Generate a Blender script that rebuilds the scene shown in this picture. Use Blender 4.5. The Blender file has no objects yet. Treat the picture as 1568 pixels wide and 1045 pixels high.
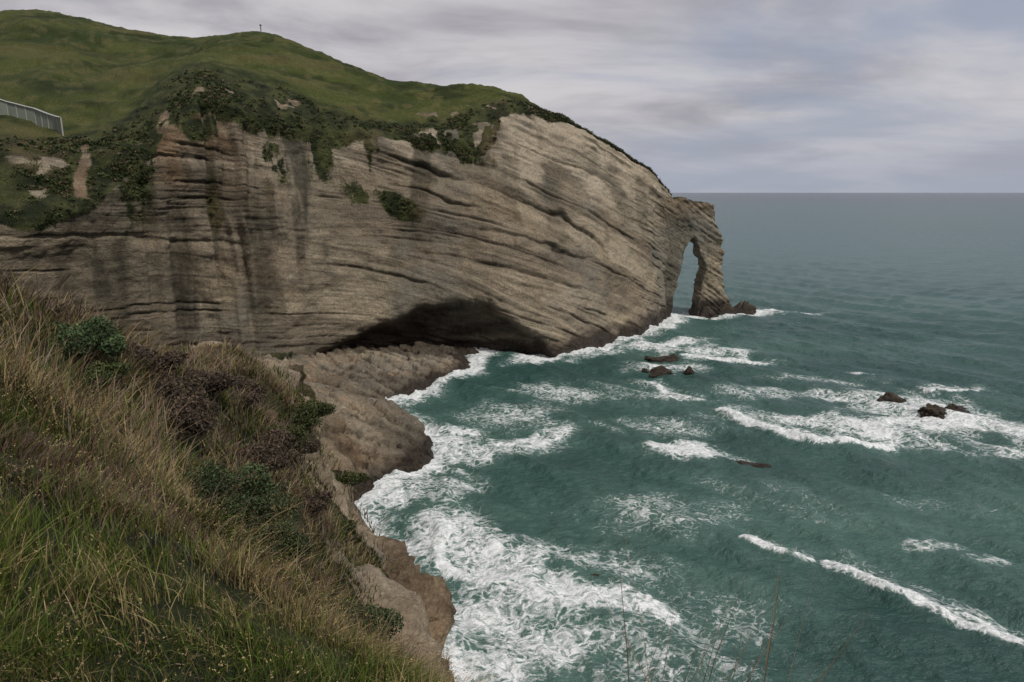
import bpy, math, random
import numpy as np
from mathutils import Vector
rng=np.random.default_rng(7)
sc=bpy.context.scene
# ---------------------------------------------------------------- helpers
def hsh(i,j,k):
    i=(i&0xffffffff).astype(np.uint32);j=(j&0xffffffff).astype(np.uint32);k=(k&0xffffffff).astype(np.uint32)
    n=i*np.uint32(374761393)+j*np.uint32(668265263)+k*np.uint32(2246822519)
    n=(n^(n>>np.uint32(13)))*np.uint32(1274126177); n=n^(n>>np.uint32(16))
    n=n*np.uint32(2654435761); n=n^(n>>np.uint32(15))
    return n.astype(np.float64)/4294967296.0
def vn(x,y,z):
    x,y,z=np.broadcast_arrays(x,y,z)
    xi=np.floor(x).astype(np.int64);yi=np.floor(y).astype(np.int64);zi=np.floor(z).astype(np.int64)
    fx=x-xi;fy=y-yi;fz=z-zi
    fx=fx*fx*fx*(fx*(fx*6-15)+10);fy=fy*fy*fy*(fy*(fy*6-15)+10);fz=fz*fz*fz*(fz*(fz*6-15)+10)
    r=0
    for a in (0,1):
        wx=fx if a else 1-fx
        for b in (0,1):
            wy=fy if b else 1-fy
            for c in (0,1):
                wz=fz if c else 1-fz
                r=r+wx*wy*wz*hsh(xi+a,yi+b,zi+c)
    return r*2-1
def fbm(x,y,z,o=4,g=.5,l=2.03):
    r=0;a=1;s=0
    for i in range(o):
        r=r+a*vn(x+17.3*i,y-9.1*i,z+4.7*i);s+=a;a*=g;x=x*l;y=y*l;z=z*l
    return r/s
def ss(a,b,x):
    t=np.clip((x-a)/(b-a),0,1);return t*t*(3-2*t)
def make_mesh(name,V,F,mat,attrs=None,col=None,smooth=True):
    V=np.asarray(V,dtype=np.float32).reshape(-1,3);F=np.asarray(F,dtype=np.int32)
    me=bpy.data.meshes.new(name);n=F.shape[1]
    me.vertices.add(len(V));me.vertices.foreach_set('co',V.ravel())
    me.loops.add(F.size);me.loops.foreach_set('vertex_index',F.ravel())
    me.polygons.add(len(F));me.polygons.foreach_set('loop_start',np.arange(0,F.size,n,dtype=np.int32))
    me.update(calc_edges=True)
    me.polygons.foreach_set('use_smooth',np.full(len(F),smooth,dtype=bool))
    addattrs(me,attrs,col)
    ob=bpy.data.objects.new(name,me);sc.collection.objects.link(ob)
    if mat: me.materials.append(mat)
    return ob
def addattrs(me,attrs=None,col=None):
    for k,v in (attrs or {}).items():
        v=np.asarray(v,dtype=np.float32)
        if v.ndim==2 and v.shape[1]==3:
            a=me.attributes.new(k,'FLOAT_VECTOR','POINT');a.data.foreach_set('vector',v.ravel())
        else:
            a=me.attributes.new(k,'FLOAT','POINT');a.data.foreach_set('value',v.ravel())
    if col is not None:
        c=np.ones((len(col),4),dtype=np.float32);c[:,:3]=col
        a=me.attributes.new('col','FLOAT_COLOR','POINT');a.data.foreach_set('color',c.ravel())
def gridF(n,m):
    i=np.arange(n-1)[:,None]*m+np.arange(m-1)[None,:]
    i=i.ravel();return np.stack([i,i+m,i+m+1,i+1],1)
def gnormals(P):
    du=np.gradient(P,axis=0);dv=np.gradient(P,axis=1)
    n=np.cross(du,dv);return n/(np.linalg.norm(n,axis=2,keepdims=True)+1e-9)
def pdist(x,y,pl):
    r=np.full(x.shape,1e9)
    for i in range(len(pl)-1):
        ax,ay=pl[i];bx,by=pl[i+1];dx,dy=bx-ax,by-ay
        t=np.clip(((x-ax)*dx+(y-ay)*dy)/(dx*dx+dy*dy),0,1)
        r=np.minimum(r,np.hypot(x-ax-t*dx,y-ay-t*dy))
    return r
class G:
    def __init__(s,nt): s.nt=nt
    def n(s,t,ins=None,**p):
        nd=s.nt.nodes.new(t)
        for k,v in p.items(): setattr(nd,k,v)
        for k,v in (ins or {}).items():
            sk=nd.inputs[k]
            if isinstance(v,bpy.types.NodeSocket): s.nt.links.new(v,sk)
            else: sk.default_value=v
        return nd
    def attr(s,name,o='Fac'): return s.n('ShaderNodeAttribute',attribute_name=name).outputs[o]
    def m(s,op,a,b=0.0,clamp=False): return s.n('ShaderNodeMath',{0:a,1:b},operation=op,use_clamp=clamp).outputs[0]
    def vm(s,a,b,op='MULTIPLY'): return s.n('ShaderNodeVectorMath',{0:a,1:b},operation=op).outputs[0]
    def noise(s,v,scale=1,d=4,r=.55,dist=0.0): return s.n('ShaderNodeTexNoise',{'Vector':v,'Scale':scale,'Detail':d,'Roughness':r,'Distortion':dist}).outputs[0]
    def mr(s,x,a,b,c=0.0,d=1.0,sm=False):
        nd=s.n('ShaderNodeMapRange',{'Value':x,'From Min':a,'From Max':b,'To Min':c,'To Max':d})
        if sm: nd.interpolation_type='SMOOTHSTEP'
        return nd.outputs[0]
    def mix(s,f,a,b,bt='MIX'):
        nd=s.nt.nodes.new('ShaderNodeMix');nd.data_type='RGBA';nd.blend_type=bt
        for i,v in ((0,f),(6,a),(7,b)):
            sk=nd.inputs[i]
            if isinstance(v,bpy.types.NodeSocket): s.nt.links.new(v,sk)
            else: sk.default_value=(v if i==0 else (*v,1))
        return nd.outputs[2]
def newmat(name):
    m=bpy.data.materials.new(name);m.use_nodes=True;nt=m.node_tree
    return m,G(nt),nt.nodes['Principled BSDF']
# ---------------------------------------------------------------- rock: the broad colour of the beds is baked per vertex, detail in the shader
def L3(a,b,t): return np.asarray(a)*(1-t[...,None])+np.asarray(b)*t[...,None]
def rock_cols(P,bd,pale,stain,brown,wet_shade,green,shade=1.0):
    x,y,z=P[...,0],P[...,1],P[...,2];B=bd[...,2]+1.6*fbm(x*.045,y*.045,z*.06,3)
    patch=ss(-.3,.3,fbm(x*.028+50,y*.028,z*.04,4))
    band=fbm(x*.008,y*.008,B*.085,4)
    band2=fbm(x*.022+5,y*.022,B*.36+3,5,.6)
    c=L3((.200,.170,.128),(.350,.292,.205),ss(-.38,.34,band))
    c=L3(c,(.48,.40,.28),ss(.05,.38,band2)*.85*(.35+.65*patch))
    c=L3(c,(.115,.095,.072),ss(-.10,-.44,band2)*.75*(1-.65*patch))
    c=L3(c,(.175,.172,.146),ss(-.02,.36,fbm(x*.045,y*.045,z*.045,4))*.65)
    c=L3(c,(.52,.44,.33),np.clip(pale*ss(-.15,.2,fbm(x*.07,y*.07,B*.18,4)),0,1)*.9)
    st=ss(-.02,.28,fbm(x*.16,y*.16,z*.016,4))*stain
    c=L3(c,(.064,.060,.044),np.clip(st,0,1)*.80)
    st2=ss(.0,.35,fbm(x*.05+3,y*.05,B*.10,4))*stain
    c=L3(c,(.085,.077,.055),np.clip(st2,0,1)*.6)
    br=L3((.20,.125,.070),(.42,.29,.175),ss(-.4,.4,fbm(x*.25,y*.25,z*.3,4)))
    c=L3(c,br,np.clip(brown*(.7+.6*fbm(x*.2,y*.2,z*.2,3)),0,1))
    c=c*shade
    v2=fbm(x*.05,y*.05,z*.05,4);v3=fbm(x*.35,y*.35,z*.35,4)
    scr=L3((.016,.022,.008),(.060,.066,.023),ss(-.4,.4,v3));scr=L3(scr,(.10,.075,.04),ss(.08,.4,v2)*.75)
    gr=L3((.026,.041,.007),(.066,.078,.018),ss(-.4,.35,v2));gr=L3(gr,(.019,.028,.006),ss(-.05,.4,fbm(x*.1,y*.1,z*.5,5))*.85)
    gr=L3(gr,(.13,.115,.044),ss(.02,.45,v3)*.5);gr=L3(gr,(.11,.095,.038),ss(.1,.4,fbm(x*.03+9,y*.03,z*.12,4))*.5)
    return c,L3(scr,gr,np.clip(green,0,1))
def vcol(me,name,c):
    c=c.reshape(-1,3);a4=np.ones((len(c),4),dtype=np.float32);a4[:,:3]=c
    a=me.attributes.new(name,'FLOAT_COLOR','POINT');a.data.foreach_set('color',a4.ravel())
def stripe_of(P): 
    return ss(-.25,.4,fbm(P[...,0]*.03+20,P[...,1]*.03,P[...,2]*.05,3))
def rock_material():
    m,g,b=newmat('strata_rock')
    bed=g.attr('bed','Vector');pos=g.n('ShaderNodeNewGeometry').outputs['Position']
    fine=g.noise(g.vm(bed,(.07,.07,1.30)),1,5,.68)
    grain=g.noise(pos,1.5,6,.84)
    peb=g.n('ShaderNodeTexVoronoi',{'Vector':pos,'Scale':2.4}).outputs['Distance']
    c=g.attr('rockcol','Color')
    sf=g.m('MULTIPLY',g.m('SUBTRACT',g.mr(fine,.32,.68),.5),g.mr(g.attr('stripe'),0,1,.18,1.0))
    k=g.m('ADD',1.0,sf)
    k=g.m('MULTIPLY',k,g.mr(grain,.3,.7,.60,1.42))
    k=g.m('MULTIPLY',k,g.mr(peb,.05,.5,1.12,.80))
    k=g.m('MULTIPLY',k,g.mr(g.attr('crack'),0,1,1,.25))
    kc=g.n('ShaderNodeCombineColor',{0:k,1:k,2:k}).outputs[0]
    c=g.mix(1.0,c,kc,'MULTIPLY')
    wet_shade=g.m('MULTIPLY',g.attr('wet_shade'),1.0,True)
    c=g.mix(wet_shade,c,g.mix(g.mr(grain,.38,.64),(.012,.010,.009),(.085,.064,.046)))  # one dark colour for waterline wetness and for painted shade
    vn3=g.noise(pos,3.2,2,.7)
    veg=g.mr(g.m('ADD',g.attr('veg'),g.mr(grain,.2,.8,-.45,.45)),.42,.58)
    vk=g.mr(vn3,.3,.7,.45,1.5)
    vc=g.mix(1.0,g.attr('vegcol','Color'),g.n('ShaderNodeCombineColor',{0:vk,1:vk,2:vk}).outputs[0],'MULTIPLY')
    c=g.mix(veg,c,vc)
    nt=g.nt;nt.links.new(c,b.inputs['Base Color'])
    nt.links.new(g.mr(wet_shade,0,1,.92,.42),b.inputs['Roughness'])
    b.inputs['Specular IOR Level'].default_value=.22
    h=g.m('ADD',g.m('MULTIPLY',fine,.50),g.m('MULTIPLY',grain,1.0))
    h=g.m('SUBTRACT',h,g.m('MULTIPLY',peb,.24))
    bp=g.n('ShaderNodeBump',{'Height':h,'Distance':.8,'Strength':.9})
    nt.links.new(bp.outputs[0],b.inputs['Normal'])
    return m
ROCK=rock_material()
def col_material(name,rough=.7):
    m,g,b=newmat(name)
    g.nt.links.new(g.attr('col','Color'),b.inputs['Base Color'])
    b.inputs['Roughness'].default_value=rough;b.inputs['Specular IOR Level'].default_value=.15
    return m
GRASS=col_material('grass_blades',.7);LEAF=col_material('leaves',.6)
def simple(name,c,rough=.7,c2=None,sc_=3):
    m,g,b=newmat(name);pos=g.n('ShaderNodeNewGeometry').outputs['Position']
    nz=g.noise(pos,sc_,4,.6)
    g.nt.links.new(g.mix(nz,c,c2 or tuple(x*.6 for x in c)),b.inputs['Base Color']);b.inputs['Roughness'].default_value=rough
    return m
def bedc(P):
    x,y,z=P[...,0],P[...,1],P[...,2]
    xx=np.clip(x,-80,90)
    B=z+.36*xx+.0021*xx*xx+.03*y
    pk=np.floor((B+2.5*fbm(x*.008,y*.008,z*.01,2))/8.5)
    tilt=(hsh(pk.astype(np.int64),pk.astype(np.int64)*0+3,pk.astype(np.int64)*0)-.5)
    B=B+tilt*.18*xx+2.0*fbm(x*.022,y*.022,z*.022,3)
    return np.stack([x,y,B],-1)
def ledges(bd):
    x,y,B=bd[...,0],bd[...,1],bd[...,2]
    n=fbm(x*.010,y*.010,B*.12,3)*3.0
    f=n-np.floor(n)
    a=ss(0,.22,f)*(1-f)
    n2=fbm(x*.02+9,y*.02,B*.42,3)*2.5
    f2=n2-np.floor(n2)
    b=ss(0,.3,f2)*(1-f2)
    msk=.10+1.1*ss(-.15,.35,fbm(x*.035,y*.035,B*.05,3));m2=.1+.9*ss(-.1,.35,fbm(x*.03+30,y*.03,B*.08,3))
    return a*1.1*msk+b*.70*m2-.5
def slots(bd):
    """thin intermittent overhung bedding slots that follow the beds"""
    x,y,B=bd[...,0],bd[...,1],bd[...,2]
    r=x*0
    for per,wd,dp,sd_ in ((5.2,.28,1.0,3),(3.1,.18,.6,41)):
        f=B/per+.35*fbm(x*.03+sd_,y*.03,B*.02,3);f=f-np.floor(f)
        m=ss(.14,.36,fbm(x*.042+sd_,y*.042,B*.16,3))
        r=np.maximum(r,np.exp(-((f-.5)*per/wd)**2)*m*dp)
    return r
# ---------------------------------------------------------------- main headland loft
S=[
 [(-185,70,-3),(-185,70,1),(-184,71,14),(-183,72,30),(-178,76,42),(-182,90,54),(-195,108,63),(-270,240,100),(-300,320,85)],
 [(-135,97,-3),(-135,97,1),(-134,98,14),(-133,99,30),(-128,102,41),(-133,115,53),(-145,132,62),(-220,255,104),(-250,330,90)],
 [(-95,125,-3),(-95,125,1),(-94,125,14),(-93,125,30),(-87.5,127,40.5),(-94,140,52),(-103,155,59.4),(-174,270,110),(-200,345,95)],
 [(-83,141,-3),(-83,141,1),(-82,141,14),(-80,141.5,30),(-78,144,47),(-80.5,151,55.6),(-88,165,63),(-138,265,102.5),(-160,335,90)],
 [(-72,151,-3),(-72,151,1),(-72,151,14),(-71,152,30),(-69.5,154,50),(-69.5,158,64),(-78.5,180,75),(-113,262,98.7),(-130,325,88)],
 [(-58,158,-3),(-58,158,1),(-58,159,14),(-57.5,162,30),(-58,165,48),(-59.5,169,63),(-67,195,76.6),(-87,255,99.5),(-100,315,88)],
 [(-46,172,-3),(-46,172,1),(-46,173,14),(-47,176,30),(-48,180,47),(-48.5,184,61),(-53,206,73),(-64,250,91),(-80,310,80)],
 [(-32,178,-3),(-32,178,1),(-32,180,14),(-32,184,30),(-32.5,190,47),(-33.5,194,59.5),(-36,216,71),(-41,245,82),(-60,300,60)],
 [(-11,178,-3),(-11,178,1),(-11,181,13),(-11,189,30),(-11.8,197,50),(-12.2,204,62.5),(-13,223,74),(-14,240,77.5),(-30,290,40)],
 [(1,180,-3),(1,180,1),(1,183,12),(1,192,30),(1,203,51),(1.2,212,68.5),(-.5,221,73),(-5,240,74.5),(-20,280,20)],
 [(15.5,190.5,-3),(15.5,190.5,1),(15.8,193,12),(16,201,30),(16,211,50),(15.5,220,66),(14,228,68.5),(9,246,66),(0,272,0)],
 [(29,203.5,-3),(29,203.5,1),(29.3,206,12),(30,212,28),(30.5,221,47),(31,229,59.5),(29.5,235,60.5),(25,247,56),(20,264,-3)],
 [(41,218,-3),(41,218,1),(41,220,12),(42,225,27),(43,231,42),(42.5,236,54),(41,241,54.5),(38,249,51),(34,262,-3)],
 [(48.5,229.5,-3),(48.5,229.5,1),(48.5,231,12),(49.3,235,26),(50.5,238.5,40),(50,241,49.5),(49,245,50),(47,251,47),(44,262,-3)],
 [(56,241,-3),(56,241,1),(55.6,242,10),(56,243.5,22),(57,245,34),(56.5,247,43.5),(55.5,249,43.5),(54,252,40),(52,256,-3)],
 [(56.5,247,-3),(56.5,247,1),(56.2,247.5,10),(56.6,248,20),(58,249,30),(57.5,249.5,38),(56.5,250,38),(55.5,251,36),(54,252,-3)],
]
S=np.array(S,dtype=float)
def cr(P,t):
    n=len(P);i=np.clip(np.floor(t).astype(int),0,n-2);f=(t-i)
    f=f.reshape((-1,)+(1,)*(P.ndim-1))
    a=P[np.maximum(i-1,0)];b=P[i];c=P[i+1];d=P[np.minimum(i+2,n-1)]
    r=.5*((2*b)+(-a+c)*f+(2*a-5*b+4*c-d)*f*f+(-a+3*b-3*c+d)*f**3)
    return .7*r+.3*(b+(c-b)*f)
rows=[];cnt=[6,50,70,82,64,52,66,12]
for i,c in enumerate(cnt): rows.append(i+np.arange(c)/c)
rows=np.concatenate(rows+[np.array([8.])])
cols=[]
for i in range(len(S)-1):
    L=np.linalg.norm(S[i+1,3,:2]-S[i,3,:2]);c=max(6,int(L/(.34 if i>=2 else 1.2)))
    cols.append(i+np.arange(c)/c)
cols=np.concatenate(cols+[np.array([len(S)-1.])])
T=cr(S,cols)
P=cr(np.swapaxes(T,0,1),rows)
P=np.swapaxes(P,0,1).copy()
nc,nr=P.shape[:2]
R=np.broadcast_to(rows[None,:],(nc,nr))
Nn=gnormals(P)
ir=int(np.argmin(abs(rows-3)))
if Nn[nc//2,ir,1]>0: Nn=-Nn
out=Nn
X,Y,Z=P[...,0],P[...,1],P[...,2]
edge=5-.15*ss(5,-10,X)+.46*fbm(X*.06,Y*.06,Z*.03,4)*ss(20,5,X)+.15*fbm(X*.06,Y*.06,Z*.03,4)
edge=edge-1.0*ss(-72,-84,X)+.15*ss(5,20,X)
vegm=ss(-.12,.15,R-edge)
slip=np.exp(-((X+74.5+ (Z-55)*.25)/1.8)**2)*ss(44,50,Z)*ss(66,60,Z)
slip=np.maximum(slip,.9*np.exp(-((X+86+1.5*fbm(Z*.2,Z*0,Z*0,2)+(Z-50)*.4)/1.2)**2)*ss(42,46,Z)*ss(58,52,Z))
bare=ss(.02,.26,fbm(X*.09+3,Y*.09,Z*.13,5))*ss(6.0,5.5,R)*ss(12,2,X)
vegm=np.clip(vegm-bare*.85-slip,0,1)
drape=ss(-.06,.16,fbm(X*.10+7,Y*.10,Z*.05,4)+.75*(R-4.72))*ss(3.7,4.3,R)*ss(14,-2,X)
drape*=ss(-.35,-.05,fbm(X*.3,Y*.3,Z*.15,4))
hang=np.exp(-(((X+37)/12)**2+((Z-(43-.35*(X+37)))/3.6)**2))*1.3+ .9*np.exp(-(((X+70)/5)**2+((Z-60)/5)**2))
hang+=1.2*np.exp(-(((X+48)/7)**2+((Z-56)/6)**2))+1.2*np.exp(-(((X+18)/12)**2+((Z-(57-.3*(X+18)))/3)**2))
hang+=1.2*np.exp(-(((X+77)/4.5)**2+((Z-45)/10)**2))+.8*np.exp(-(((X+66.5)/1.6)**2+((Z-42)/8)**2))+.7*np.exp(-(((X+56)/2.2)**2+((Z-50)/10)**2))
vegm=np.clip(np.maximum(vegm,np.clip(hang*(.75+1.7*fbm(X*.22,Y*.22,Z*.09,4)),0,1)),0,1)
vegm=np.maximum(vegm,drape*.95)
vegm*=ss(5,9,Z)
face=ss(5.4,4.7,R)
bd=bedc(P)
d=fbm(X*.05,Y*.05,Z*.05,3)*2.2*np.clip(face+.15,0,1)
d+=ledges(bd)*1.0*face*(1-vegm*.6)
d+=fbm(X*.7,Y*.7,Z*.7,4)*.34
d+=fbm(X*.2,Y*.2,Z*.25,3)*.9*face
d+=fbm(X*.3,Y*.3,Z*.2,3)*1.0*vegm*face
d+=fbm(X*.25,Y*.25,Z*.25,3)*.6*ss(4.7,5.2,R)
d+=fbm(X*.05+7,Y*.05,Z*.05,4)*4.0*ss(5.6,6.5,R)*ss(6.95,6.6,R)
d+=.16*np.sin(Z*2.2+3*fbm(X*.04,Y*.04,Z*.04,3))*ss(6.0,6.3,R)
arc=(X*.8+Y*.6)
gl=np.exp(-((X+66)/10)**2)*ss(4,20,Z)*face
gz=fbm(arc*.42+.8*fbm(X*.05,Y*.05,Z*.05,2),Z*.03,Z*0+2,3)
d-=gl*(3.8*ss(-.25,.5,gz)-1.3)
gu=ss(3.9,4.5,R)*ss(5.0,4.6,R)*ss(0,-14,X)
d-=gu*1.3*ss(-.1,.45,fbm(arc*.16,Z*.03,Z*0+8,3))
d+=2.2*np.exp(-((X+63)/2.0)**2)*face*ss(60,30,Z)
crev=np.zeros(X.shape)
xw=X+1.6*fbm(X*.12,Y*.12,Z*.1,3);zw=Z+2.2*fbm(X*.07+4,Y*.07,Z*.1,4)
for pl,wd,dp in [([(-4,45),(4,42.5),(14,39),(22,32.5),(30,25)],.42,1.4),([(-12,36.5),(3,32),(15,27.8),(28,23)],.32,1.0),([(-50,27.6),(-34,24.5),(-18,19.5)],.3,.8),
  ([(-38,55.6),(-26,52.5),(-13,49)],.45,1.3),([(-34,47),(-20,44),(-6,40.5)],.32,1.0),([(-96,38),(-84,37),(-72,35),(-60,33)],.3,.6)]:
    pl=np.array(pl,dtype=float);q=pdist(xw,zw,pl)
    tp=1-np.clip(np.abs(X-(pl[0,0]+pl[-1,0])/2)/((pl[-1,0]-pl[0,0])/2),0,1)**2
    q=q/(wd*(.55+.9*np.abs(fbm(X*.15+wd*9,Y*.15,Z*0,3))+.5*tp)+.01)
    crev=np.maximum(crev,np.exp(-q**2)*dp*tp**.5)
    q2=pdist(xw,zw-1.3,pl);d+=.35*dp*np.exp(-(q2/1.0)**2)*face*tp
crev=np.maximum(crev,slots(bd)*face*(1-vegm))
crev*=ss(4.9,4.5,R)
d-=crev*.9
P2=P+out*d[...,None]
ct=np.interp(X,[-58,-54,-46,-37,-25,-14,-6,2,8,13],[-2,2.5,6,10,14.5,17,15.5,10,5,-1])+1.6*fbm(X*.16,Y*.05,Z*0,4)-.3
cm=ss(2.0,-2.4,Z-ct)*ss(-58,-54,X)*ss(13,9,X)*ss(5,4,R)
hn=np.clip((ct-Z)/14,0,1)
depth=cm*(3.5+11*hn**.8)+cm*2.2*fbm(X*.14,Y*.1,Z*.3,4)+cm*ledges(bd)*1.6
P2[...,1]+=depth;P2[...,0]-=depth*.15
sh=ss(4,2,Z)*ss(-14,0,X)
P2[...,1]-=sh*1.6*(.6+fbm(X*.2,Y*.2,Z*0,3))
X,Y,Z=P2[...,0],P2[...,1],P2[...,2]
bd=bedc(P2)
wet_shade=np.clip(ss(6.5,2.6,Z+2.5*fbm(X*.15,Y*.15,Z*.3,3)),0,1)*ss(5,4,R)
wet_shade=np.maximum(wet_shade,cm*(.85+.6*fbm(X*.1,Y*.1,Z*.3,3)))  # cave shadow painted into the rock colour, over the wet waterline
pale=np.clip(ss(3.9,4.5,R)*ss(5.3,5.0,R)*.9*ss(5,-20,X)+.9*np.exp(-((X+66)/9)**2)*ss(5,20,Z)*.7+.7*ss(-12,5,X)*ss(3.4,4.2,R)+.4*ss(-30,0,X),0,1)
stain=np.clip(ss(3.4,4.2,R)*ss(8,-30,X)*1.25+.75*gl+.5*face*ss(10,35,Z)+.45*ss(-40,-70,X),0,1)
brown=np.clip(slip*1.3+.9*np.exp(-((X+69)/5)**2)*ss(50,57,Z)*ss(5.4,4.8,R)+.35*fbm(X*.05,Y*.05,Z*.08,3)*face+.12,0,1)
brown=np.maximum(brown,.6*bare*ss(5,5.3,R))
green=ss(5.75,6.05,R+.35*fbm(X*.05,Y*.05,Z*.05,4)+.25*ss(0,-50,X)*ss(-85,-60,X)+.40*ss(-60,-20,X)*ss(4,-20,X))
green=green*(1-.85*ss(8,14,X))
rc,vc=rock_cols(P2,bd,pale,stain,brown,wet_shade,green,.88-.16*ss(-50,-75,X)[...,None]+.14*ss(-10,30,X)[...,None])  # painted light: right end brightened as the lit side, left darkened
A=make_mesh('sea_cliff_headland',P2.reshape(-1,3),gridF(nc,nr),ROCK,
  dict(bed=bd.reshape(-1,3),veg=vegm.ravel(),wet_shade=wet_shade.ravel(),crack=np.clip(crev*.75,0,1).ravel(),stripe=stripe_of(P2).ravel()))
vcol(A.data,'rockcol',rc);vcol(A.data,'vegcol',vc)
# ---------------------------------------------------------------- arch + sea stack leg
ol=[(-14,44),(-6,44),(0,43),(4.5,42),(9.5,41.6),(12.6,41),(13.6,38),(14.2,34),(16.2,31.5),(17.0,27),(18.0,23),(17.6,17),(18.8,13),(19.4,8),(22,5),(23,-3),(7.6,-3),(8.0,2),(8.9,7),(9.3,13),(11.0,18),(10.2,20.5),(8.2,22.5),(7.4,26),(6,28.4),(4.4,28.8),(3.0,27.2),(1.9,23),(.5,17),(-1.0,10),(-2.2,3),(-3,-3),(-14,-3)]
dv=np.array([.956,.29,0]);nvv=np.array([-.29,.956,0]);o0=np.array([60,248,0])
V=[]
for off in (-2.2,4.0):
    for a,z in ol: V.append(o0+dv*a+nvv*off+np.array([0,0,z]))
n=len(ol)
me=bpy.data.meshes.new('tmp')
me.from_pydata([tuple(v) for v in V],[],[list(range(n))[::-1],[n+i for i in range(n)]]+[[i,(i+1)%n,n+(i+1)%n,n+i] for i in range(n)])
tmp=bpy.data.objects.new('tmp',me);sc.collection.objects.link(tmp)
tr=tmp.modifiers.new('t','TRIANGULATE')
rm=tmp.modifiers.new('r','REMESH');rm.mode='VOXEL';rm.voxel_size=.32
sm=tmp.modifiers.new('s','SMOOTH');sm.iterations=9;sm.factor=.5
dg=bpy.context.evaluated_depsgraph_get()
em=bpy.data.meshes.new_from_object(tmp.evaluated_get(dg))
bpy.data.objects.remove(tmp)
nv=len(em.vertices);co=np.empty(nv*3,dtype=np.float32);em.vertices.foreach_get('co',co);co=co.reshape(-1,3).astype(float)
no=np.empty(nv*3,dtype=np.float32);em.vertices.foreach_get('normal',no);no=no.reshape(-1,3)
b3=bedc(co)
dd=fbm(co[:,0]*.2,co[:,1]*.2,co[:,2]*.16,4)*1.3+ledges(b3)*1.1+fbm(co[:,0]*.8,co[:,1]*.8,co[:,2]*.8,4)*.45-slots(b3)*.6
co2=co+no*dd[:,None]
em.vertices.foreach_set('co',co2.astype(np.float32).ravel());em.update()
em.polygons.foreach_set('use_smooth',np.ones(len(em.polygons),dtype=bool))
zz=co2[:,2];b3=bedc(co2)
wt=ss(9,4.5,zz+3*fbm(co[:,0]*.3,co[:,1]*.3,zz*.3,3))
addattrs(em,dict(bed=b3,veg=ss(40.2,41.6,zz)*ss(.3,.8,no[:,2])*.9,wet_shade=wt,crack=slots(b3)*.6,stripe=zz*0+.9))
rc,vc=rock_cols(co2,b3,ss(20,30,zz)*.4,zz*0+.45,ss(34,40,zz)*.5,wt,zz*0,.95)
vcol(em,'rockcol',rc);vcol(em,'vegcol',vc)
em.materials.clear();em.materials.append(ROCK)
arch=bpy.data.objects.new('natural_rock_arch',em);sc.collection.objects.link(arch)
# ---------------------------------------------------------------- near headland height field
shore=np.array([(30,-14),(22,0),(13,13),(6,26),(1,37),(-3,47),(-6.5,55.7),(-10.2,62.5),(-15.5,70),(-20.6,78.8),(-23.5,87),(-25,94.8),(-19.5,101),(-15.5,109),(-13.2,117),(-17.5,123),(-25,131),(-30,138),(-26.5,144),(-23,150),(-18,160),(-14.5,168),(-10,175),(-8,205)],dtype=float)
C=np.array([
(0,0,43.3),(-3.75,4.35,41.5),(-2.5,4.8,41.0),(-1.5,6.1,39.9),(-.9,7.8,38.3),(-6.75,8.3,40.7),(-5.6,10.1,39.5),(-10.5,13.5,40.7),(-16.5,21.8,40.7),(-15,23.8,40.1),
(-13,23,37.8),(-15.2,33.8,35.2),(-17,48,29.9),(-12,31,32.3),(-8.3,18.4,35.4),(-5.9,15.3,35.2),(-9.5,32,28.4),(-13,47,25.6),(-13.4,51,17.4),(-7.9,40,18),
(-6.4,19.7,32),(-4.8,31,22.3),(-3.4,15,33.2),
(0,8,37),(0,14,30),(0,20,23.5),(0,28,13),(-1,36,7),(4,18,17),(8,8,26),(3,3,40.6),(8,0,38),(15,-8,38),(0,-10,45),(-4,44,12),(-8,54,8),(-12,60,10),(-18,72,14),
(-21,60,27),(-24,70,26),(-27,80,23),(-32,97,19.5),(-29,96,13),(-25.5,90,6),(-31,108,10),(-25,111,7.0),(-19,113,5.0),(-16,116,3.6),(-29,121,7),(-22,122,4.5),(-24,103,6),(-30,131,4),
(-34,155,4.4),(-25,152,3),(-20,165,2.6),(-44,146,7),(-34,140,4.5),(-28,168,3),(-45,165,4.5),(-60,140,9),(-35,185,3),(-18,185,2.5),(-50,180,4),
(-30,-10,49),(-20,0,46),(-10,-5,45.5),(-25,20,42.7),(-40,20,42),(-35,42,35),(-26,40,34),(-40,60,27),(-40,85,22),(-60,110,15),(-60,80,22),(-80,100,22),(-60,50,32),(-80,60,32),(-110,100,28),(-110,50,40),(-110,-10,52),(-70,0,48),(-45,115,14),(-38,120,9),(-75,130,14),(-100,130,20),(-70,170,5),(-100,170,10)],dtype=float)
def phi(r): return np.sqrt(r*r+9)
D=phi(np.linalg.norm(C[:,None,:2]-C[None,:,:2],axis=2));K=len(C)
Mx=np.zeros((K+3,K+3));Mx[:K,:K]=D-np.eye(K)*.15;Mx[:K,K]=1;Mx[:K,K+1:]=C[:,:2];Mx[K,:K]=1;Mx[K+1:,:K]=C[:,:2].T
W=np.linalg.solve(Mx,np.concatenate([C[:,2],[0,0,0]]))
def inside(x,y,poly):
    c=np.zeros(x.shape,bool);n=len(poly)
    for i in range(n):
        x1,y1=poly[i];x2,y2=poly[(i+1)%n]
        if y1==y2: continue
        t=((y1>y)!=(y2>y))&(x<(x2-x1)*(y-y1)/(y2-y1)+x1);c^=t
    return c
poly=np.concatenate([shore,[(-130,205),(-130,-14)]])
def sdist(x,y):
    xj=x+1.2*fbm(x*.2,y*.2,x*0,3);yj=y+1.2*fbm(x*.2+9,y*.2,x*0,3)
    sd=pdist(xj,yj,shore);return np.where(inside(xj,yj,poly),sd,-sd)
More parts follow.
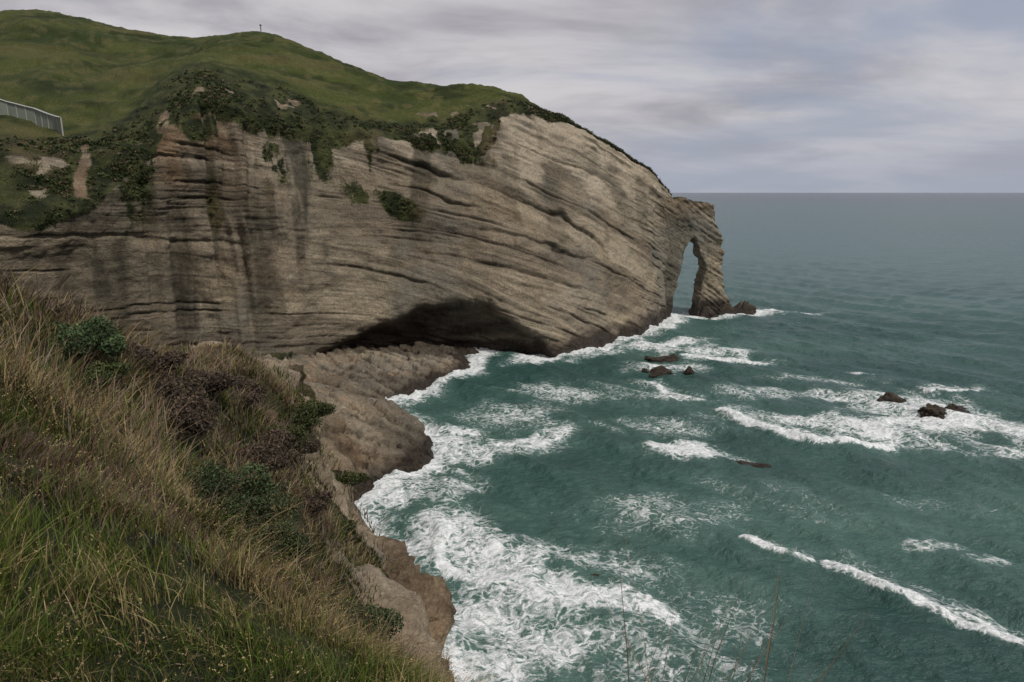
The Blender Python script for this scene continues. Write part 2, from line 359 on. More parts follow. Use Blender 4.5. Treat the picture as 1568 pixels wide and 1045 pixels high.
def hB(x,y):
    sh=x.shape;x=x.ravel();y=y.ravel();h=np.zeros(x.shape)
    for k in range(K): h+=W[k]*phi(np.hypot(x-C[k,0],y-C[k,1]))
    h+=W[K]+W[K+1]*x+W[K+2]*y
    sd=sdist(x,y)
    e=ss(-.3,3.2,sd)
    h=np.maximum(h,1.0)*e-4*ss(.6,-2.5,sd)
    far=ss(8,30,y)
    h=h+fbm(x*.15,y*.15,x*0,4)*(.25+1.3*far)*e+fbm(x*.7,y*.7,x*0+3,3)*.22*e
    return h.reshape(sh)
def bareB(x,y):
    sd=sdist(x,y)
    b_=ss(2,-2,sd-11.5+9*fbm(x*.10,y*.10,x*0+4,4))*ss(11,17,y)
    b_=np.maximum(b_,ss(82,90,y))
    pt=ss(.15,.35,fbm(x*.16+8,y*.16,x*0+9,3))*ss(24,34,y)
    gp=ss(.05,.28,fbm(x*.13+21,y*.13,x*0+5,4))*ss(78,68,y)*ss(2.5,5,sd)
    return np.clip(np.maximum(b_,pt)-gp*.9,0,1)
xs=np.arange(-118,26,.32);ys=np.arange(-12,200,.32)
GX,GY=np.meshgrid(xs,ys,indexing='ij');GZ=hB(GX,GY)
B0=np.stack([GX,GY,GZ],-1);nB=gnormals(B0);nB[nB[...,2]<0]*=-1
steep=1-nB[...,2]
bb=bedc(B0)
rk=bareB(GX,GY);farr=ss(82,92,GY)
dB=ledges(bb)*1.0*np.clip(rk*ss(.1,.3,steep)+farr,0,1)*ss(-1,2,GZ)+fbm(GX*.9,GY*.9,GZ*.9,5,.6)*1.05*np.clip(rk*.9+farr*.6,0,1)
dB+=fbm(GX*.3,GY*.3,GZ*.3,4)*2.6*rk*(1-farr)
dB+=farr*1.4*fbm(GX*.12,GY*.12,GZ*.2,3)
dB-=rk*(1-farr)*1.5*(1-np.abs(fbm((GX*.5+GY*.85)*.35,(GX-GY*.6)*.08,GX*0+2,4))*3).clip(0,1)
jn=(GX*.45+GY*.30+GZ*1.1)*.50+1.3*fbm(GX*.06,GY*.06,GX*0,3);jf=jn-np.floor(jn)
jn2=jn*2.7+.6*fbm(GX*.1,GY*.1,GX*0+4,3);jf2=jn2-np.floor(jn2)
dB+=farr*(1.1*ss(0,.15,jf)*(1-jf)+.40*ss(0,.2,jf2)*(1-jf2)-.4)*ss(-1,2,GZ)
B1=B0+nB*dB[...,None]
bb=bedc(B1);GZ1=B1[...,2]
bb[...,2]=bb[...,2]*(1-farr)+farr*(jn*2.0)
vegB=1-rk
vegB=np.maximum(vegB,ss(-46,-56,GX)*.9)*ss(3,8,GZ1)
vegB=np.maximum(vegB,.8*np.exp(-(((GX+31)/3)**2+((GY-97)/5)**2)))
wet_shadeB=ss(3.2,1.2,GZ1+1.8*fbm(GX*.2,GY*.2,GZ*.2,3))
wet_shadeB=np.maximum(wet_shadeB,.8*ss(-16.5,-14,GX)*ss(100,108,GY)*ss(126,120,GY))  # shadow on the right side of the lobe tip, painted dark
wet_shadeB=np.maximum(wet_shadeB,.9*ss(101,96,GY)*ss(86,92,GY)*ss(7,3,GZ1))
wet_shadeB=np.maximum(wet_shadeB,.8*ss(170,178,GY+2*fbm(GX*.1,GY*.1,GX*0,3)))  # cave floor: wet rock plus cave shade painted into its colour
wet_shadeB=np.maximum(wet_shadeB,.38*ss(.12,.36,fbm(GX*.08,GY*.2,GX*0+3,4))*farr)
brownB=np.clip(.45+.9*fbm(GX*.15,GY*.15,GZ*.2,3)-.22*farr,0,1)
paleB=np.clip(.7+.9*fbm(GX*.1,GY*.1,GZ*.1,3),0,1)*np.maximum(.9*(1-farr),.55+.45*ss(5,10,GZ1))
greenB=.6*ss(-.2,.3,fbm(GX*.15+4,GY*.15,GX*0,3))*ss(75,15,GY)
rc,vc=rock_cols(B1,bb,paleB,.4*rk*(1-.7*farr),brownB,wet_shadeB,greenB,(1.12-.12*farr)[...,None])
Bo=make_mesh('near_headland_ground',B1.reshape(-1,3),gridF(len(xs),len(ys)),ROCK,
 dict(bed=bb.reshape(-1,3),veg=vegB.ravel(),wet_shade=wet_shadeB.ravel(),crack=(.8*farr*np.maximum(ss(.10,.0,jf),.6*ss(.12,0,jf2))).ravel(),stripe=stripe_of(B1).ravel()))
vcol(Bo.data,'rockcol',rc);vcol(Bo.data,'vegcol',vc)
# ---------------------------------------------------------------- sea rocks
def sea_rock(x,y,rx,ry,h,seed,rot=0,nm='sea_rock'):
    import bmesh
    bm=bmesh.new();bmesh.ops.create_icosphere(bm,subdivisions=5,radius=1)
    me=bpy.data.meshes.new(nm);bm.to_mesh(me);bm.free()
    n=len(me.vertices);c=np.empty(n*3,dtype=np.float32);me.vertices.foreach_get('co',c);c=c.reshape(-1,3).astype(float)
    r=1+.65*fbm(c[:,0]*1.5+seed,c[:,1]*1.5,c[:,2]*1.5,5,.6)+.25*np.abs(fbm(c[:,0]*4+seed,c[:,1]*4,c[:,2]*4,3))
    c=c*r[:,None]*np.array([rx,ry,h]);c[:,2]*=np.where(c[:,2]>0,1+.6*np.sin(seed+c[:,0]/rx*2.2),1)
    ca,sa=math.cos(rot),math.sin(rot)
    c=np.stack([c[:,0]*ca-c[:,1]*sa+x,c[:,0]*sa+c[:,1]*ca+y,c[:,2]-.2],1)
    me.vertices.foreach_set('co',c.astype(np.float32).ravel());me.update()
    me.polygons.foreach_set('use_smooth',np.ones(len(me.polygons),dtype=bool))
    z=c[:,2];wt=.8+.2*ss(h*1.2,h*.4,z)
    addattrs(me,dict(bed=bedc(c),veg=z*0,wet_shade=wt,crack=z*0,stripe=z*0+.8))
    r_,v_=rock_cols(c,bedc(c),z*0,z*0+.4,z*0+.2,wt,z*0,.5);vcol(me,'rockcol',r_);vcol(me,'vegcol',v_)
    me.materials.append(ROCK)
    ob=bpy.data.objects.new(nm,me);sc.collection.objects.link(ob)
rocks=[(37,166,3.4,2.0,1.5,1.1,.3),(34.5,167.5,1.6,1.2,1.0,3.3,.3),(41,183,4.6,2.4,1.5,5.2,0),(45.5,168,1.6,1.2,1.0,8.4,0),(84,144,3.8,1.8,1.3,2.7,.3),(80.5,143,1.6,1.0,.8,6.6,.3),(90,136,5.6,2.2,1.8,3.9,.35),(94,138.5,2.6,1.3,1.3,9.9,.35),(87,133.5,1.8,1,1,5.5,.1),(40.5,109,2.6,.9,.35,4.4,-.2),
 (-18.2,80,2.0,1.3,1.2,6.1,.4),(9.5,73.5,1.5,.8,.4,7.3,0),
 (83,255,4.0,3.0,4.2,11.2,.1),(87.5,256,3.4,2.2,2.8,12.7,.3),(91,257.5,2.2,1.6,2.0,18.7,.3),(79,252,4,2.2,2.8,13.1,0),(73,250,3.5,2,2.4,14.9,0)]
for r in rocks: sea_rock(*r[:6],rot=r[6])
# ---------------------------------------------------------------- sea
def grow(a,b,st,lim_lo,lim_hi,f=1.12):
    c=list(np.arange(a,b,st));s=st;x=c[-1]
    while x<lim_hi: s*=f;x+=s;c.append(x)
    s=st;x=c[0];lo=[]
    while x>lim_lo: s*=f;x-=s;lo.append(x)
    return np.array(lo[::-1]+c)
sx=grow(-34,116,.36,-42000,42000,1.09);sy=grow(46,225,.36,-3000,60000,1.045)
SX,SY=np.meshgrid(sx,sy,indexing='ij')
footA=S[6:,1,:2]
footA=np.concatenate([footA[:-1],[(57,246)]])
stack=np.array([(68,249),(74,249),(82,253),(92,258)],dtype=float)
dA=np.minimum(pdist(SX,SY,footA),pdist(SX,SY,stack));dBd=pdist(SX,SY,shore[4:])
foam=np.zeros(SX.shape);crest=np.zeros(SX.shape)
wob=fbm(SX*.12,SY*.12,SX*0,4)
wob2=fbm(SX*.35,SY*.35,SX*0+5,3)
foam=np.maximum(foam,1.2*np.exp(-(np.maximum(dA-3,0)/(5+4*wob))**1.2)*ss(-10,4,SX))
foam=np.maximum(foam,1.2*np.exp(-(np.maximum(dBd-1.6,0)/(4.6+3.6*wob))**1.2))
def patch(x,y,rx,ry,rot,amp,k=1.0):
    global foam
    a=math.radians(rot);dx=SX-x;dy=SY-y
    u=(dx*math.cos(a)+dy*math.sin(a))/rx;v=(-dx*math.sin(a)+dy*math.cos(a))/ry
    r=np.sqrt(u*u+v*v)+.6*wob+.3*wob2
    foam=np.maximum(foam,amp*ss(1.6,.1,r))
for p in [(47,202,20,8,35,1.2),(58,183,16,7,-20,1.2),(50,192,20,11,0,1.05),(39,174,13,9,0,1.0),(37,147,8,2.2,-20,.95),(35,157,7,4,-50,.85),(26,190,14,5,35,1.0),
  (86,139,22,13,25,1.12),(90,132,17,10,10,1.25),(74,128,20,9,25,1.1),(60,131,15,5,-20,1.15),(98,124,10,18,10,1.1),(92,114,20,7,-10,.95),(104,153,9,4,0,1.0),(80,148,16,6,10,1.05),
  (31.5,114,9,6,0,1.2),(38,111,7,3,0,.8),(5,121,11,3.5,35,1.1),(-1,115,14,5.5,15,1.0),(-8,112,9,8,0,1.1),(-10,120,6,10,0,1.15),
  (-15,97,11,7,30,1.02),(-10,86,11,6,-35,1.15),(-14,79,9,11,20,.98),(-4,78,11,7,-25,1.16),(2,70,16,9,-15,.98),(10,69,12,5,-10,1.1),(0,61,22,9,0,.98),(-4,66,11,9,0,1.04),(10,78,14,6,-20,.88),(14,58,16,7,0,.84),(20,66,12,8,0,.76),
  (98,258,18,5,0,1.3),(115,257,14,3.5,0,.95),(89,167,6,2,0,.95),(55,80.5,4,2,0,.95),(59,77,4,2,0,.9),(8,152,16,8,0,.82),(62,150,24,9,0,.82),(30,128,18,9,0,.74),(75,162,20,6,0,.76),(20,90,20,10,0,.68),(0,135,20,12,0,.8),(20,150,20,14,0,.7),(40,95,16,6,-40,.58),(60,95,22,5,-20,.5)]:
    patch(*p)
def crestline(pts,w,amp,h,tail=4.0):
    global foam,crest
    pl=np.array(pts,dtype=float)
    dd_=pdist(SX+1.4*wob,SY+1.4*wob2,pl)
    foam=np.maximum(foam,amp*ss(w*1.9,w*.3,dd_+1.1*wob2+.6*wob))
    for k,am in ((.5,.98),(1.1,.86),(1.8,.72)):
        d1=pdist(SX-tail*k*.6,SY-tail*k*.8,pl)
        foam=np.maximum(foam,am*ss(tail*1.3,0,d1+tail*.6*wob))
    crest=np.maximum(crest,h*np.exp(-(pdist(SX,SY,pl)/1.8)**2))
crestline([(31.2,82.2),(33.5,79.3),(36.8,77.3)],.9,1.45,.8,1.8)
crestline([(39.5,75.5),(41.5,72.5),(44.3,69),(47.5,64),(51.5,60),(57,55)],1.15,1.45,1.1,2.6)
crestline([(43.8,134),(46.5,127.5),(50.5,121.5),(55,118),(60,116.5),(68,117)],1.5,1.45,1.1,5)
crestline([(-9.5,86),(-9.8,80),(-7.5,75.5),(-3,73),(1,73.5)],1.2,1.3,.5,3.5)
crestline([(8,122),(5,117.5),(2,115)],1.2,1.25,.5,3.5)
crestline([(48,186),(56,181),(67,175)],1.5,1.35,.6,4)
crestline([(33,158),(36,150),(41,145)],1.0,1.15,.4,2.5)
crestline([(95,151),(102,149),(108,152)],1.1,1.15,.5,3)
stk=fbm((SX*.8+SY*.6)*.30+2*wob,(SX*-.6+SY*.8)*.09,SX*0+8,4)
foam=foam*(1+.20*wob+.38*stk)
near=ss(900,200,np.hypot(SX,SY))
ph=(SX*.80+SY*.60)
sw=.46*np.sin(ph*.30+2.2*fbm(SX*.015,SY*.015,SX*0,3))+.18*np.sin((SX*.5+SY*.86)*.75+3*fbm(SX*.03,SY*.03,SX*0+2,3))
ch=fbm(ph*.34,(SX*-.6+SY*.8)*.13,SX*0,4)*.85+fbm(SX*.9,SY*.9,SX*0,3)*.14
SZ=(sw+ch)*near+crest*(1+.5*wob2)+np.clip(foam-.6,0,1)*.30*np.maximum(0,1+fbm(SX*1.3,SY*1.3,SX*0,3))
mw,g,b=newmat('sea_water')
pos=g.n('ShaderNodeNewGeometry').outputs['Position']
fo=g.attr('foam');aer=g.attr('aer')
wp=g.vm(pos,(1,1,0))
dist=g.n('ShaderNodeTexNoise',{'Vector':wp,'Scale':.30,'Detail':5.0,'Roughness':.6}).outputs['Color']
dpos=g.n('ShaderNodeVectorMath',{0:dist,1:(5.0,5.0,0),2:wp},operation='MULTIPLY_ADD').outputs[0]
vo=g.n('ShaderNodeTexVoronoi',{'Vector':g.vm(dpos,(.8,1.1,0)),'Scale':1.0},feature='DISTANCE_TO_EDGE').outputs['Distance']
nz=g.noise(g.vm(dpos,(.8,1.15,0)),1.3,7,.78)
pat=g.m('ADD',g.m('MULTIPLY',g.mr(vo,0,.30,1,0),.42),g.m('MULTIPLY',g.mr(nz,.30,.70),.58))
fac=g.mr(g.m('ADD',pat,fo),1.20,1.66,0,1)
fac=g.m('MULTIPLY',fac,g.mr(nz,.30,.52,.62,1))
ln=g.n('ShaderNodeVectorMath',{0:pos},operation='LENGTH').outputs['Value']
cn=g.mr(g.noise(g.vm(pos,(.03,.11,0)),1,5,.74),.725,.765)
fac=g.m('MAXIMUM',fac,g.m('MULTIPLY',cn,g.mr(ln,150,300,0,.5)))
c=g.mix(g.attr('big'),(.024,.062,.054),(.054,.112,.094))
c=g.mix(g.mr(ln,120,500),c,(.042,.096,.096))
c=g.mix(g.mr(ln,700,5000),c,(.044,.065,.082))  # distance haze painted into the water colour towards the horizon
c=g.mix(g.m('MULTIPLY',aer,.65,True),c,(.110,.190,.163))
fcol=g.mix(g.mr(nz,.35,.6),(.46,.50,.50),(.80,.81,.81))
c=g.mix(fac,c,fcol)
g.nt.links.new(c,b.inputs['Base Color'])
g.nt.links.new(g.mr(fac,0,1,.22,.9),b.inputs['Roughness'])
b.inputs['IOR'].default_value=1.33
b.inputs['Specular IOR Level'].default_value=.42
h=g.m('ADD',g.noise(g.vm(pos,(.55,.85,0)),1,5,.65),g.m('MULTIPLY',g.noise(g.vm(pos,(.09,.16,0)),1,4,.6),g.mr(ln,150,900,.7,6)))
g.nt.links.new(g.n('ShaderNodeBump',{'Height':h,'Distance':1.0,'Strength':.8}).outputs[0],b.inputs['Normal'])
aerv=np.clip(foam*1.0-.2,0,1);bigv=.5+1.2*fbm(SX*.02,SY*.035,SX*0,4)+.25*stk*near
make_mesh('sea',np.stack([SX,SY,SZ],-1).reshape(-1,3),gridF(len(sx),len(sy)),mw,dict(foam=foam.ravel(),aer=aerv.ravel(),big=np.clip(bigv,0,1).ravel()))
# ---------------------------------------------------------------- grass
def blades(roots,hgt,wid,lean,col,segs=3):
    n=len(roots);az=rng.uniform(0,2*np.pi,n);side=np.stack([np.cos(az),np.sin(az),np.zeros(n)],1)
    Vv=np.zeros((n,(segs+1)*2,3));Cc=np.zeros((n,(segs+1)*2,3))
    for k in range(segs+1):
        t=k/segs
        c=roots+np.array([0,0,1])*(hgt*t*(1-.25*t*np.linalg.norm(lean,axis=1)))[:,None]+lean*(hgt*t**1.8)[:,None]
        w=(wid*(1-t)**.7+wid*.06)[:,None]*side
        Vv[:,2*k]=c-w;Vv[:,2*k+1]=c+w
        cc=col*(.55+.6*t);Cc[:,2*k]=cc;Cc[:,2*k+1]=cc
    m=(segs+1)*2;base=np.arange(n)[:,None]*m
    F=np.concatenate([base+np.array([[2*k,2*k+1,2*k+3,2*k+2]]) for k in range(segs)],0)
    return Vv.reshape(-1,3),F,Cc.reshape(-1,3)
GREEN=np.array([.078,.108,.020]);STRAW=np.array([.31,.24,.12]);RED=np.array([.14,.088,.05]);GREY=np.array([.17,.13,.10])
def leafcloud_at(c,size,col,asp=2.0):
    n=len(c);a=rng.normal(0,1,(n,3));a/=np.linalg.norm(a,axis=1,keepdims=True)
    b_=rng.normal(0,1,(n,3));b_-=a*(a*b_).sum(1,keepdims=True);b_/=np.linalg.norm(b_,axis=1,keepdims=True)
    s=(size*np.ones(n))[:,None]
    Vv=np.stack([c-a*s,c-b_*s/asp,c+a*s,c+b_*s/asp],1)
    F=np.arange(n*4).reshape(n,4)
    return Vv.reshape(-1,3),F,np.repeat(col,4,0)
def grass_object(name,n,x0,x1,y0,y1,power,h0,h1,w0,w1,mode):
    x=rng.uniform(x0,x1,n);y=y0+(y1-y0)*rng.uniform(0,1,n)**power
    cl=fbm(x*1.3,y*1.3,x*0,3);keep=rng.uniform(-1,1,n)<cl*2.8+.25
    keep&=x>-.95*y-3
    bz=bareB(x,y);keep&=rng.uniform(0,1,n)>bz*(.97 if mode!='dry' else .88)
    z=hB(x,y);keep&=z>8
    x,y,z=x[keep],y[keep],z[keep];n=len(x)
    zone=fbm(x*.30+2,y*.30,x*0+1,3);zone2=fbm(x*.18+12,y*.18,x*0+7,3)
    dist=np.hypot(x,y)
    strawp=np.clip(.12+1.5*zone+.18*ss(7,16,dist),0.05,.88)
    r=rng.uniform(0,1,n)[:,None]
    col=np.where(r<strawp[:,None],STRAW,GREEN*(1+.6*zone2[:,None]))
    brn=np.clip(ss(.04,.38,zone2)*ss(9,15,dist)+.18*ss(20,34,dist),0,.8)
    r2=rng.uniform(0,1,n)[:,None];col=np.where(r2<brn[:,None],np.where(r<.5,GREY,RED),col)
    if mode=='dry': col=np.where(r<.5,GREY*1.15,np.where(r<.7,RED*1.1,STRAW*.9))
    if mode=='stem': col=np.where(r<.75,STRAW*.9,RED*1.4)
    col=col*rng.uniform(.6,1.35,(n,1))+rng.normal(0,.006,(n,3));col=np.clip(col,.005,1)
    hg=rng.uniform(h0,h1,n)*(1+.9*fbm(x*.9,y*.9,x*0,3));wd=rng.uniform(w0,w1,n)*(.6+dist/14)
    le=np.stack([.32+.5*fbm(x*.6,y*.6,x*0,2)+rng.normal(0,.3,n),-.10+.5*fbm(x*.6+9,y*.6,x*0,2)+rng.normal(0,.28,n),np.zeros(n)],1)
    roots=np.stack([x,y,z-.05],1)
    Vv,F,Cc=blades(roots,hg,wd,le,col)
    if mode=='stem':
        ln_=np.linalg.norm(le,axis=1)
        k=6;tt=rng.uniform(.82,1.0,(n*k));rr=lambda a:np.repeat(a,k,0)
        tip=rr(roots)+np.array([0,0,1])*(rr(hg)*tt*(1-.25*tt*rr(ln_)))[:,None]+rr(le)*(rr(hg)*tt**1.8)[:,None]
        V2,F2,C2=leafcloud_at(tip+rng.normal(0,.006,(n*k,3)),.009*rr(.6+dist/14),rr(col)*1.05)
        F2=F2+len(Vv);Vv=np.concatenate([Vv,V2]);F=np.concatenate([F,F2]);Cc=np.concatenate([Cc,C2])
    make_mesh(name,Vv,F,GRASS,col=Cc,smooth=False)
grass_object('meadow_grass',170000,-17,1.5,1.0,17,.9,.25,.60,.004,.008,'g')
grass_object('meadow_grass',140000,-28,0,14,78,1.2,.35,.8,.008,.014,'g')
grass_object('dry_brush',34000,-26,-2,12,60,1.1,.7,1.5,.006,.010,'dry')
grass_object('seed_head_grass',9000,-13,1,2.0,20,.9,.55,.95,.002,.0035,'stem')
n=34;x=rng.uniform(.5,1.2,n);y=rng.uniform(2.4,3.2,n);z=hB(x,y)
hg=np.clip(43.55-(y-2.7)*.72-z+rng.uniform(-.3,.1,n),.3,2.4)
Vv,F,Cc=blades(np.stack([x,y,z],1),hg,np.full(n,.004),np.stack([rng.normal(.12,.15,n),rng.normal(0,.08,n),np.zeros(n)],1),np.tile(RED*1.6,(n,1)))
make_mesh('tall_grass_stems',Vv,F,GRASS,col=Cc,smooth=False)
# ---------------------------------------------------------------- shrubs
BARK=simple('bark',(.09,.07,.05),.9)
def shrub(name,x,y,rx,ry,rz,nl,size,c1,c2,lobes=9,dz=0,seed=0):
    r=np.random.default_rng(seed);z=float(hB(np.array([x]),np.array([y]))[0])+dz
    em_=bpy.data.objects.new(name,None);sc.collection.objects.link(em_);em_.location=(x,y,z)
    L=r.normal(0,1,(lobes,3));L/=np.linalg.norm(L,axis=1,keepdims=True);L*=r.uniform(.35,.95,(lobes,1));L[:,2]=np.abs(L[:,2])*.9
    k=r.integers(0,lobes,nl);o=r.normal(0,1,(nl,3));o/=np.linalg.norm(o,axis=1,keepdims=True)
    lr=r.uniform(.25,.46,lobes)[k][:,None]
    rad=lr*r.uniform(.3,1.15,(nl,1))**.6
    p=L[k]+o*rad
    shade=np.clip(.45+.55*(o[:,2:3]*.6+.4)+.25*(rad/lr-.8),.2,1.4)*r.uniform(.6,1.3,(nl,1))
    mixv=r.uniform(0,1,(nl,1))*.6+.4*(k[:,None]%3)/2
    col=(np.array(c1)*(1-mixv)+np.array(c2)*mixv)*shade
    p=p*np.array([rx,ry,rz])
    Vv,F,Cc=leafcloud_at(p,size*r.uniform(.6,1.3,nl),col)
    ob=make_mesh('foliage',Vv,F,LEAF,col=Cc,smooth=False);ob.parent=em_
    V3=[];F3=[];q=0
    for l in L:
        tp=l*np.array([rx,ry,rz]);w=.03*rx
        for i in range(4):
            t=i/3;cc=tp*t+np.array([0,0,.15*rz*math.sin(t*3)])
            ww=w*(1-.75*t)+.004
            for a in range(5): V3.append((cc[0]+ww*math.cos(a*1.2566),cc[1]+ww*math.sin(a*1.2566),cc[2]-.02))
        for i in range(3):
            for a in range(5): F3.append((q+i*5+a,q+i*5+(a+1)%5,q+i*5+5+(a+1)%5,q+i*5+5+a))
        q+=20
    ob=make_mesh('branches',V3,F3,BARK);ob.parent=em_
g1=(.030,.050,.018);g2=(.085,.12,.05)
shrub('green_shrub',-14.6,23.0,1.5,1.2,1.2,9000,.055,g1,(.10,.15,.065),seed=1,dz=.5,lobes=14)
shrub('green_shrub',-13.7,22.0,1.3,1.0,.7,5000,.05,g1,(.10,.12,.04),seed=2,dz=.3)
shrub('green_shrub',-8.3,18.2,1.5,1.4,1.1,10000,.05,(.018,.030,.011),g2,seed=3,dz=.7,lobes=14)
shrub('green_shrub',-7.2,17.0,1.4,1.2,1.0,9000,.045,(.018,.030,.011),(.065,.085,.035),seed=4,dz=.7,lobes=12)
shrub('green_shrub',-6.2,15.9,1.2,1.0,.9,7000,.042,(.018,.030,.011),(.07,.09,.035),seed=5,dz=.6,lobes=12)
shrub('green_shrub',-3.6,15.0,1.2,1.0,.7,6000,.045,(.022,.036,.013),g2,seed=6,dz=.6)
shrub('green_shrub',-4.6,15.6,.9,.8,.6,4000,.04,(.022,.036,.013),(.06,.075,.03),seed=61,dz=.5)
rb1=(.042,.031,.023);rb2=(.11,.082,.058)
for i,(x_,y_,a_,b_,c_) in enumerate([(-13.0,25.2,2.1,1.6,1.3),(-12.0,23.2,1.7,1.3,1.0),(-15.2,27.5,1.9,1.4,1.1),(-13.5,36,1.9,1.8,1.1),(-14.5,45,2.2,2.0,1.2),(-11.5,28,1.6,1.8,.9),(-14.8,31,1.9,1.6,1.1),(-16.5,40,2.2,1.8,1.1),(-17.5,50,2.4,2,1.2),(-13.5,40,1.8,1.5,.9),(-12.5,33,1.6,1.5,.8),(-19,58,2.6,2.2,1.3),(-21,66,2.6,2.4,1.3),(-10.5,37,1.3,1.2,.7),(-9.8,30,1.2,1.1,.6),(-12.4,47,1.5,1.3,.8)]):
    gg=i in (3,4,8,11,12,13,15)
    shrub('brown_shrub' if not gg else 'green_shrub',x_,y_,a_,b_,c_,5500,.045+.0009*y_,rb1 if not gg else (.028,.034,.012),rb2 if not gg else (.080,.092,.030),seed=20+i,dz=.25,lobes=12)
flat=P2.reshape(-1,3);vm_=vegm.ravel();gr=green.ravel();Rf=R.ravel()
prob=ss(.45,.8,vm_)*ss(.55,.2,gr)*ss(4.0,4.3,Rf)*ss(7,6.2,Rf)+1.2*ss(.5,.9,vm_)*ss(4.9,4.2,Rf)
prob*=(.12+ss(-.15,.25,fbm(flat[:,0]*.12,flat[:,1]*.12,flat[:,2]*.12,4)))*(flat[:,0]>-125)
prob*=1+1.5*ss(5,15,flat[:,0])
prob=np.clip(prob,0,None);prob/=prob.sum()
ids=rng.choice(len(flat),5400,p=prob,replace=False)
nl=40;cen=np.repeat(flat[ids],nl,0);rad=np.repeat(rng.uniform(.25,1.0,len(ids))*rng.uniform(.5,1.4,len(ids)),nl)[:,None]
o=rng.normal(0,1,(len(cen),3));o/=np.linalg.norm(o,axis=1,keepdims=True);o[:,2]=np.abs(o[:,2])
base=np.repeat(rng.uniform(0,1,(len(ids),1)),nl,0)
hue=np.where(base<.42,np.array([.023,.034,.012]),np.where(base<.76,np.array([.050,.062,.021]),np.array([.080,.065,.036])))
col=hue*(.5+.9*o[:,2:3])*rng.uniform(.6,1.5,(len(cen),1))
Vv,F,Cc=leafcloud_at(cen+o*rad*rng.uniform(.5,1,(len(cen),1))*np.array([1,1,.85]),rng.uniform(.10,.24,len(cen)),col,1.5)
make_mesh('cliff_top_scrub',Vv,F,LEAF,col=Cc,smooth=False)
# ---------------------------------------------------------------- fence on the hill
top=flat[(Rf>5)&(Rf<7)]
def zA(x,y):
    d_=np.hypot(top[:,0]-x,top[:,1]-y);return float(top[np.argmin(d_),2])
def box(V,F,c,ax,hx,hy,z0,z1):
    a=np.array(ax+(0,));b_=np.array((-ax[1],ax[0],0));q=len(V)
    for z in (z0,z1):
        for s,t in ((-1,-1),(1,-1),(1,1),(-1,1)): V.append(np.array([c[0],c[1],0])+a*s*hx+b_*t*hy+np.array([0,0,z]))
    for f in ((0,1,2,3),(4,5,6,7),(0,1,5,4),(1,2,6,5),(2,3,7,6),(3,0,4,7)): F.append([q+i for i in f])
fe=bpy.data.objects.new('hillside_fence',None);sc.collection.objects.link(fe)
path=[(-130,157),(-121,159.5),(-113,160.5),(-106,159),(-100,156),(-96,152)]
pts=[]
for i in range(len(path)-1):
    a=np.array(path[i]);b_=np.array(path[i+1]);k=max(1,int(np.linalg.norm(b_-a)/2.0))
    for j in range(k): pts.append(a+(b_-a)*j/k)
pts.append(np.array(path[-1]))
zs=np.array([zA(*p) for p in pts]);zs=np.convolve(np.pad(zs,3,'edge'),np.ones(7)/7,'valid')
PV=[];PF=[];QV=[];QF=[];HV=[];HF=[]
H=3.1
for i,p in enumerate(pts):
    d_=pts[min(i+1,len(pts)-1)]-pts[max(i-1,0)];d_=d_/np.linalg.norm(d_)
    box(PV,PF,p,tuple(d_),.09,.12,zs[i]-.9,zs[i]+H+.05)
    if i<len(pts)-1:
        q=pts[i+1];dd_=(q-p);L=np.linalg.norm(dd_);dd_/=L;nrm=np.array([-dd_[1],dd_[0]])*.02
        b0=len(QV)
        for pt,zq,e in ((p,zs[i],.1),(q,zs[i+1],-.1)):
            for s in (-1,1):
                for hh in (-.9,H-.1):
                    w=pt+dd_*e+nrm*s;QV.append((w[0],w[1],zq+hh))
        for f in ((0,1,5,4),(2,3,7,6),(1,3,7,5),(0,2,6,4)): QF.append([b0+t for t in f])
        b0=len(HV)
        for pt,zq in ((p,zs[i]),(q,zs[i+1])):
            for s,hh in ((-.30,H-.02),(-.15,H+.14),(.15,H+.14),(.30,H-.02)):
                w=pt+np.array([-dd_[1],dd_[0]])*s;HV.append((w[0],w[1],zq+hh))
        for t in range(3): HF.append([b0+t,b0+t+1,b0+t+5,b0+t+4])
for nm,v,f,m in (('posts',PV,PF,simple('post_paint',(.36,.36,.32))),('panels',QV,QF,simple('panel_mesh',(.19,.21,.165),.7,(.12,.14,.11),.8)),('top_hood',HV,HF,simple('hood',(.38,.38,.36)))):
    ob=make_mesh(nm,v,f,m,smooth=False);ob.parent=fe
sp=bpy.data.objects.new('summit_marker_post',None);sc.collection.objects.link(sp)
px_,py_=-87,254;zt=zA(px_,py_);PV=[];PF=[]
box(PV,PF,(px_,py_),(1,0),.12,.12,zt-.5,zt+2.6);box(PV,PF,(px_,py_),(1,0),.4,.1,zt+2.1,zt+2.35)
ob=make_mesh('post',PV,PF,simple('dark_wood',(.08,.07,.06)),smooth=False);ob.parent=sp
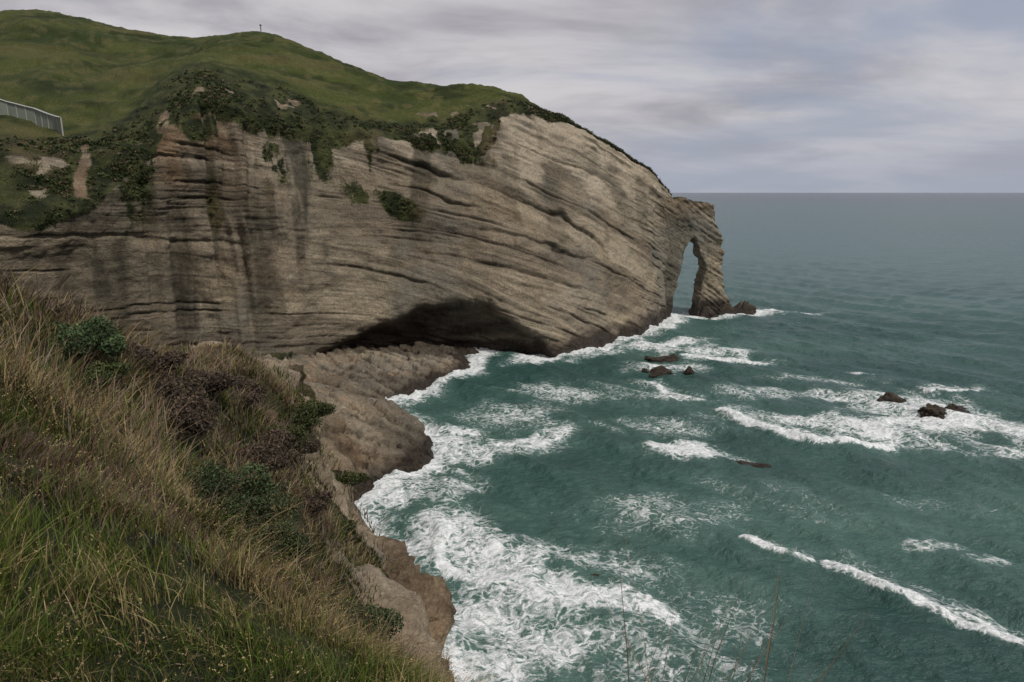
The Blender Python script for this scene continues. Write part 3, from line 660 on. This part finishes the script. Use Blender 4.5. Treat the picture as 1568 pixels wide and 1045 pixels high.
# ---------------------------------------------------------------- light and sky
sv=Vector((.45,-.46,.84)).normalized()
el=math.asin(sv.z);az=math.atan2(sv.x,sv.y)
su=bpy.data.lights.new('sun','SUN');su.energy=2.9;su.angle=math.radians(6);su.color=(1,.95,.88)
so=bpy.data.objects.new('sun',su);sc.collection.objects.link(so);so.rotation_euler=(-sv).to_track_quat('-Z','Y').to_euler()
w=bpy.data.worlds.new('World');sc.world=w;w.use_nodes=True;nt=w.node_tree;g=G(nt);bg=nt.nodes['Background']
sky=g.n('ShaderNodeTexSky');sky.sky_type='NISHITA';sky.sun_disc=False;sky.sun_elevation=el;sky.sun_rotation=az;sky.air_density=1.2;sky.dust_density=2.0
dirv=g.n('ShaderNodeTexCoord').outputs['Generated']
sp_=g.n('ShaderNodeSeparateXYZ',{0:dirv})
zc=g.m('MAXIMUM',sp_.outputs[2],.0);den=g.m('ADD',zc,.18)
cx=g.m('DIVIDE',sp_.outputs[0],den);cy=g.m('DIVIDE',sp_.outputs[1],den)
cv=g.n('ShaderNodeCombineXYZ',{0:cx,1:cy,2:0.0}).outputs[0]
n1=g.noise(g.vm(cv,(.6,.8,1)),1,6,.54,.5);n2=g.noise(g.vm(cv,(.75,.95,1)),1,6,.56,.4)
cover=g.m('ADD',n1,g.m('MULTIPLY',g.m('SUBTRACT',g.m('MULTIPLY',cx,-1.0),-1.8),.06))
cf=g.mr(cover,.38,.62,.20,.98,True)
clc=g.mix(g.mr(n2,.34,.60,0,1,True),(3.5,3.4,3.75),(6.2,6.0,6.2))
blue=g.mix(.75,g.mix(1.0,sky.outputs[0],(.62,.62,.70),'MULTIPLY'),(3.5,3.95,5.1))
c=g.mix(cf,blue,clc)
haze=g.mr(sp_.outputs[2],0,.13,.8,0,True)
c=g.mix(haze,c,(3.7,4.0,4.8))
nt.links.new(c,bg.inputs[0]);bg.inputs[1].default_value=.1
# ---------------------------------------------------------------- camera
cam=bpy.data.cameras.new('camera');cam.lens=24;cam.sensor_width=36;cam.clip_end=90000;cam.clip_start=.1
co_=bpy.data.objects.new('camera',cam);sc.collection.objects.link(co_);co_.location=(0,0,45);co_.rotation_euler=(math.radians(90-12.3),0,0)
sc.camera=co_
sc.view_settings.view_transform='Standard';sc.view_settings.look='None';sc.view_settings.exposure=0
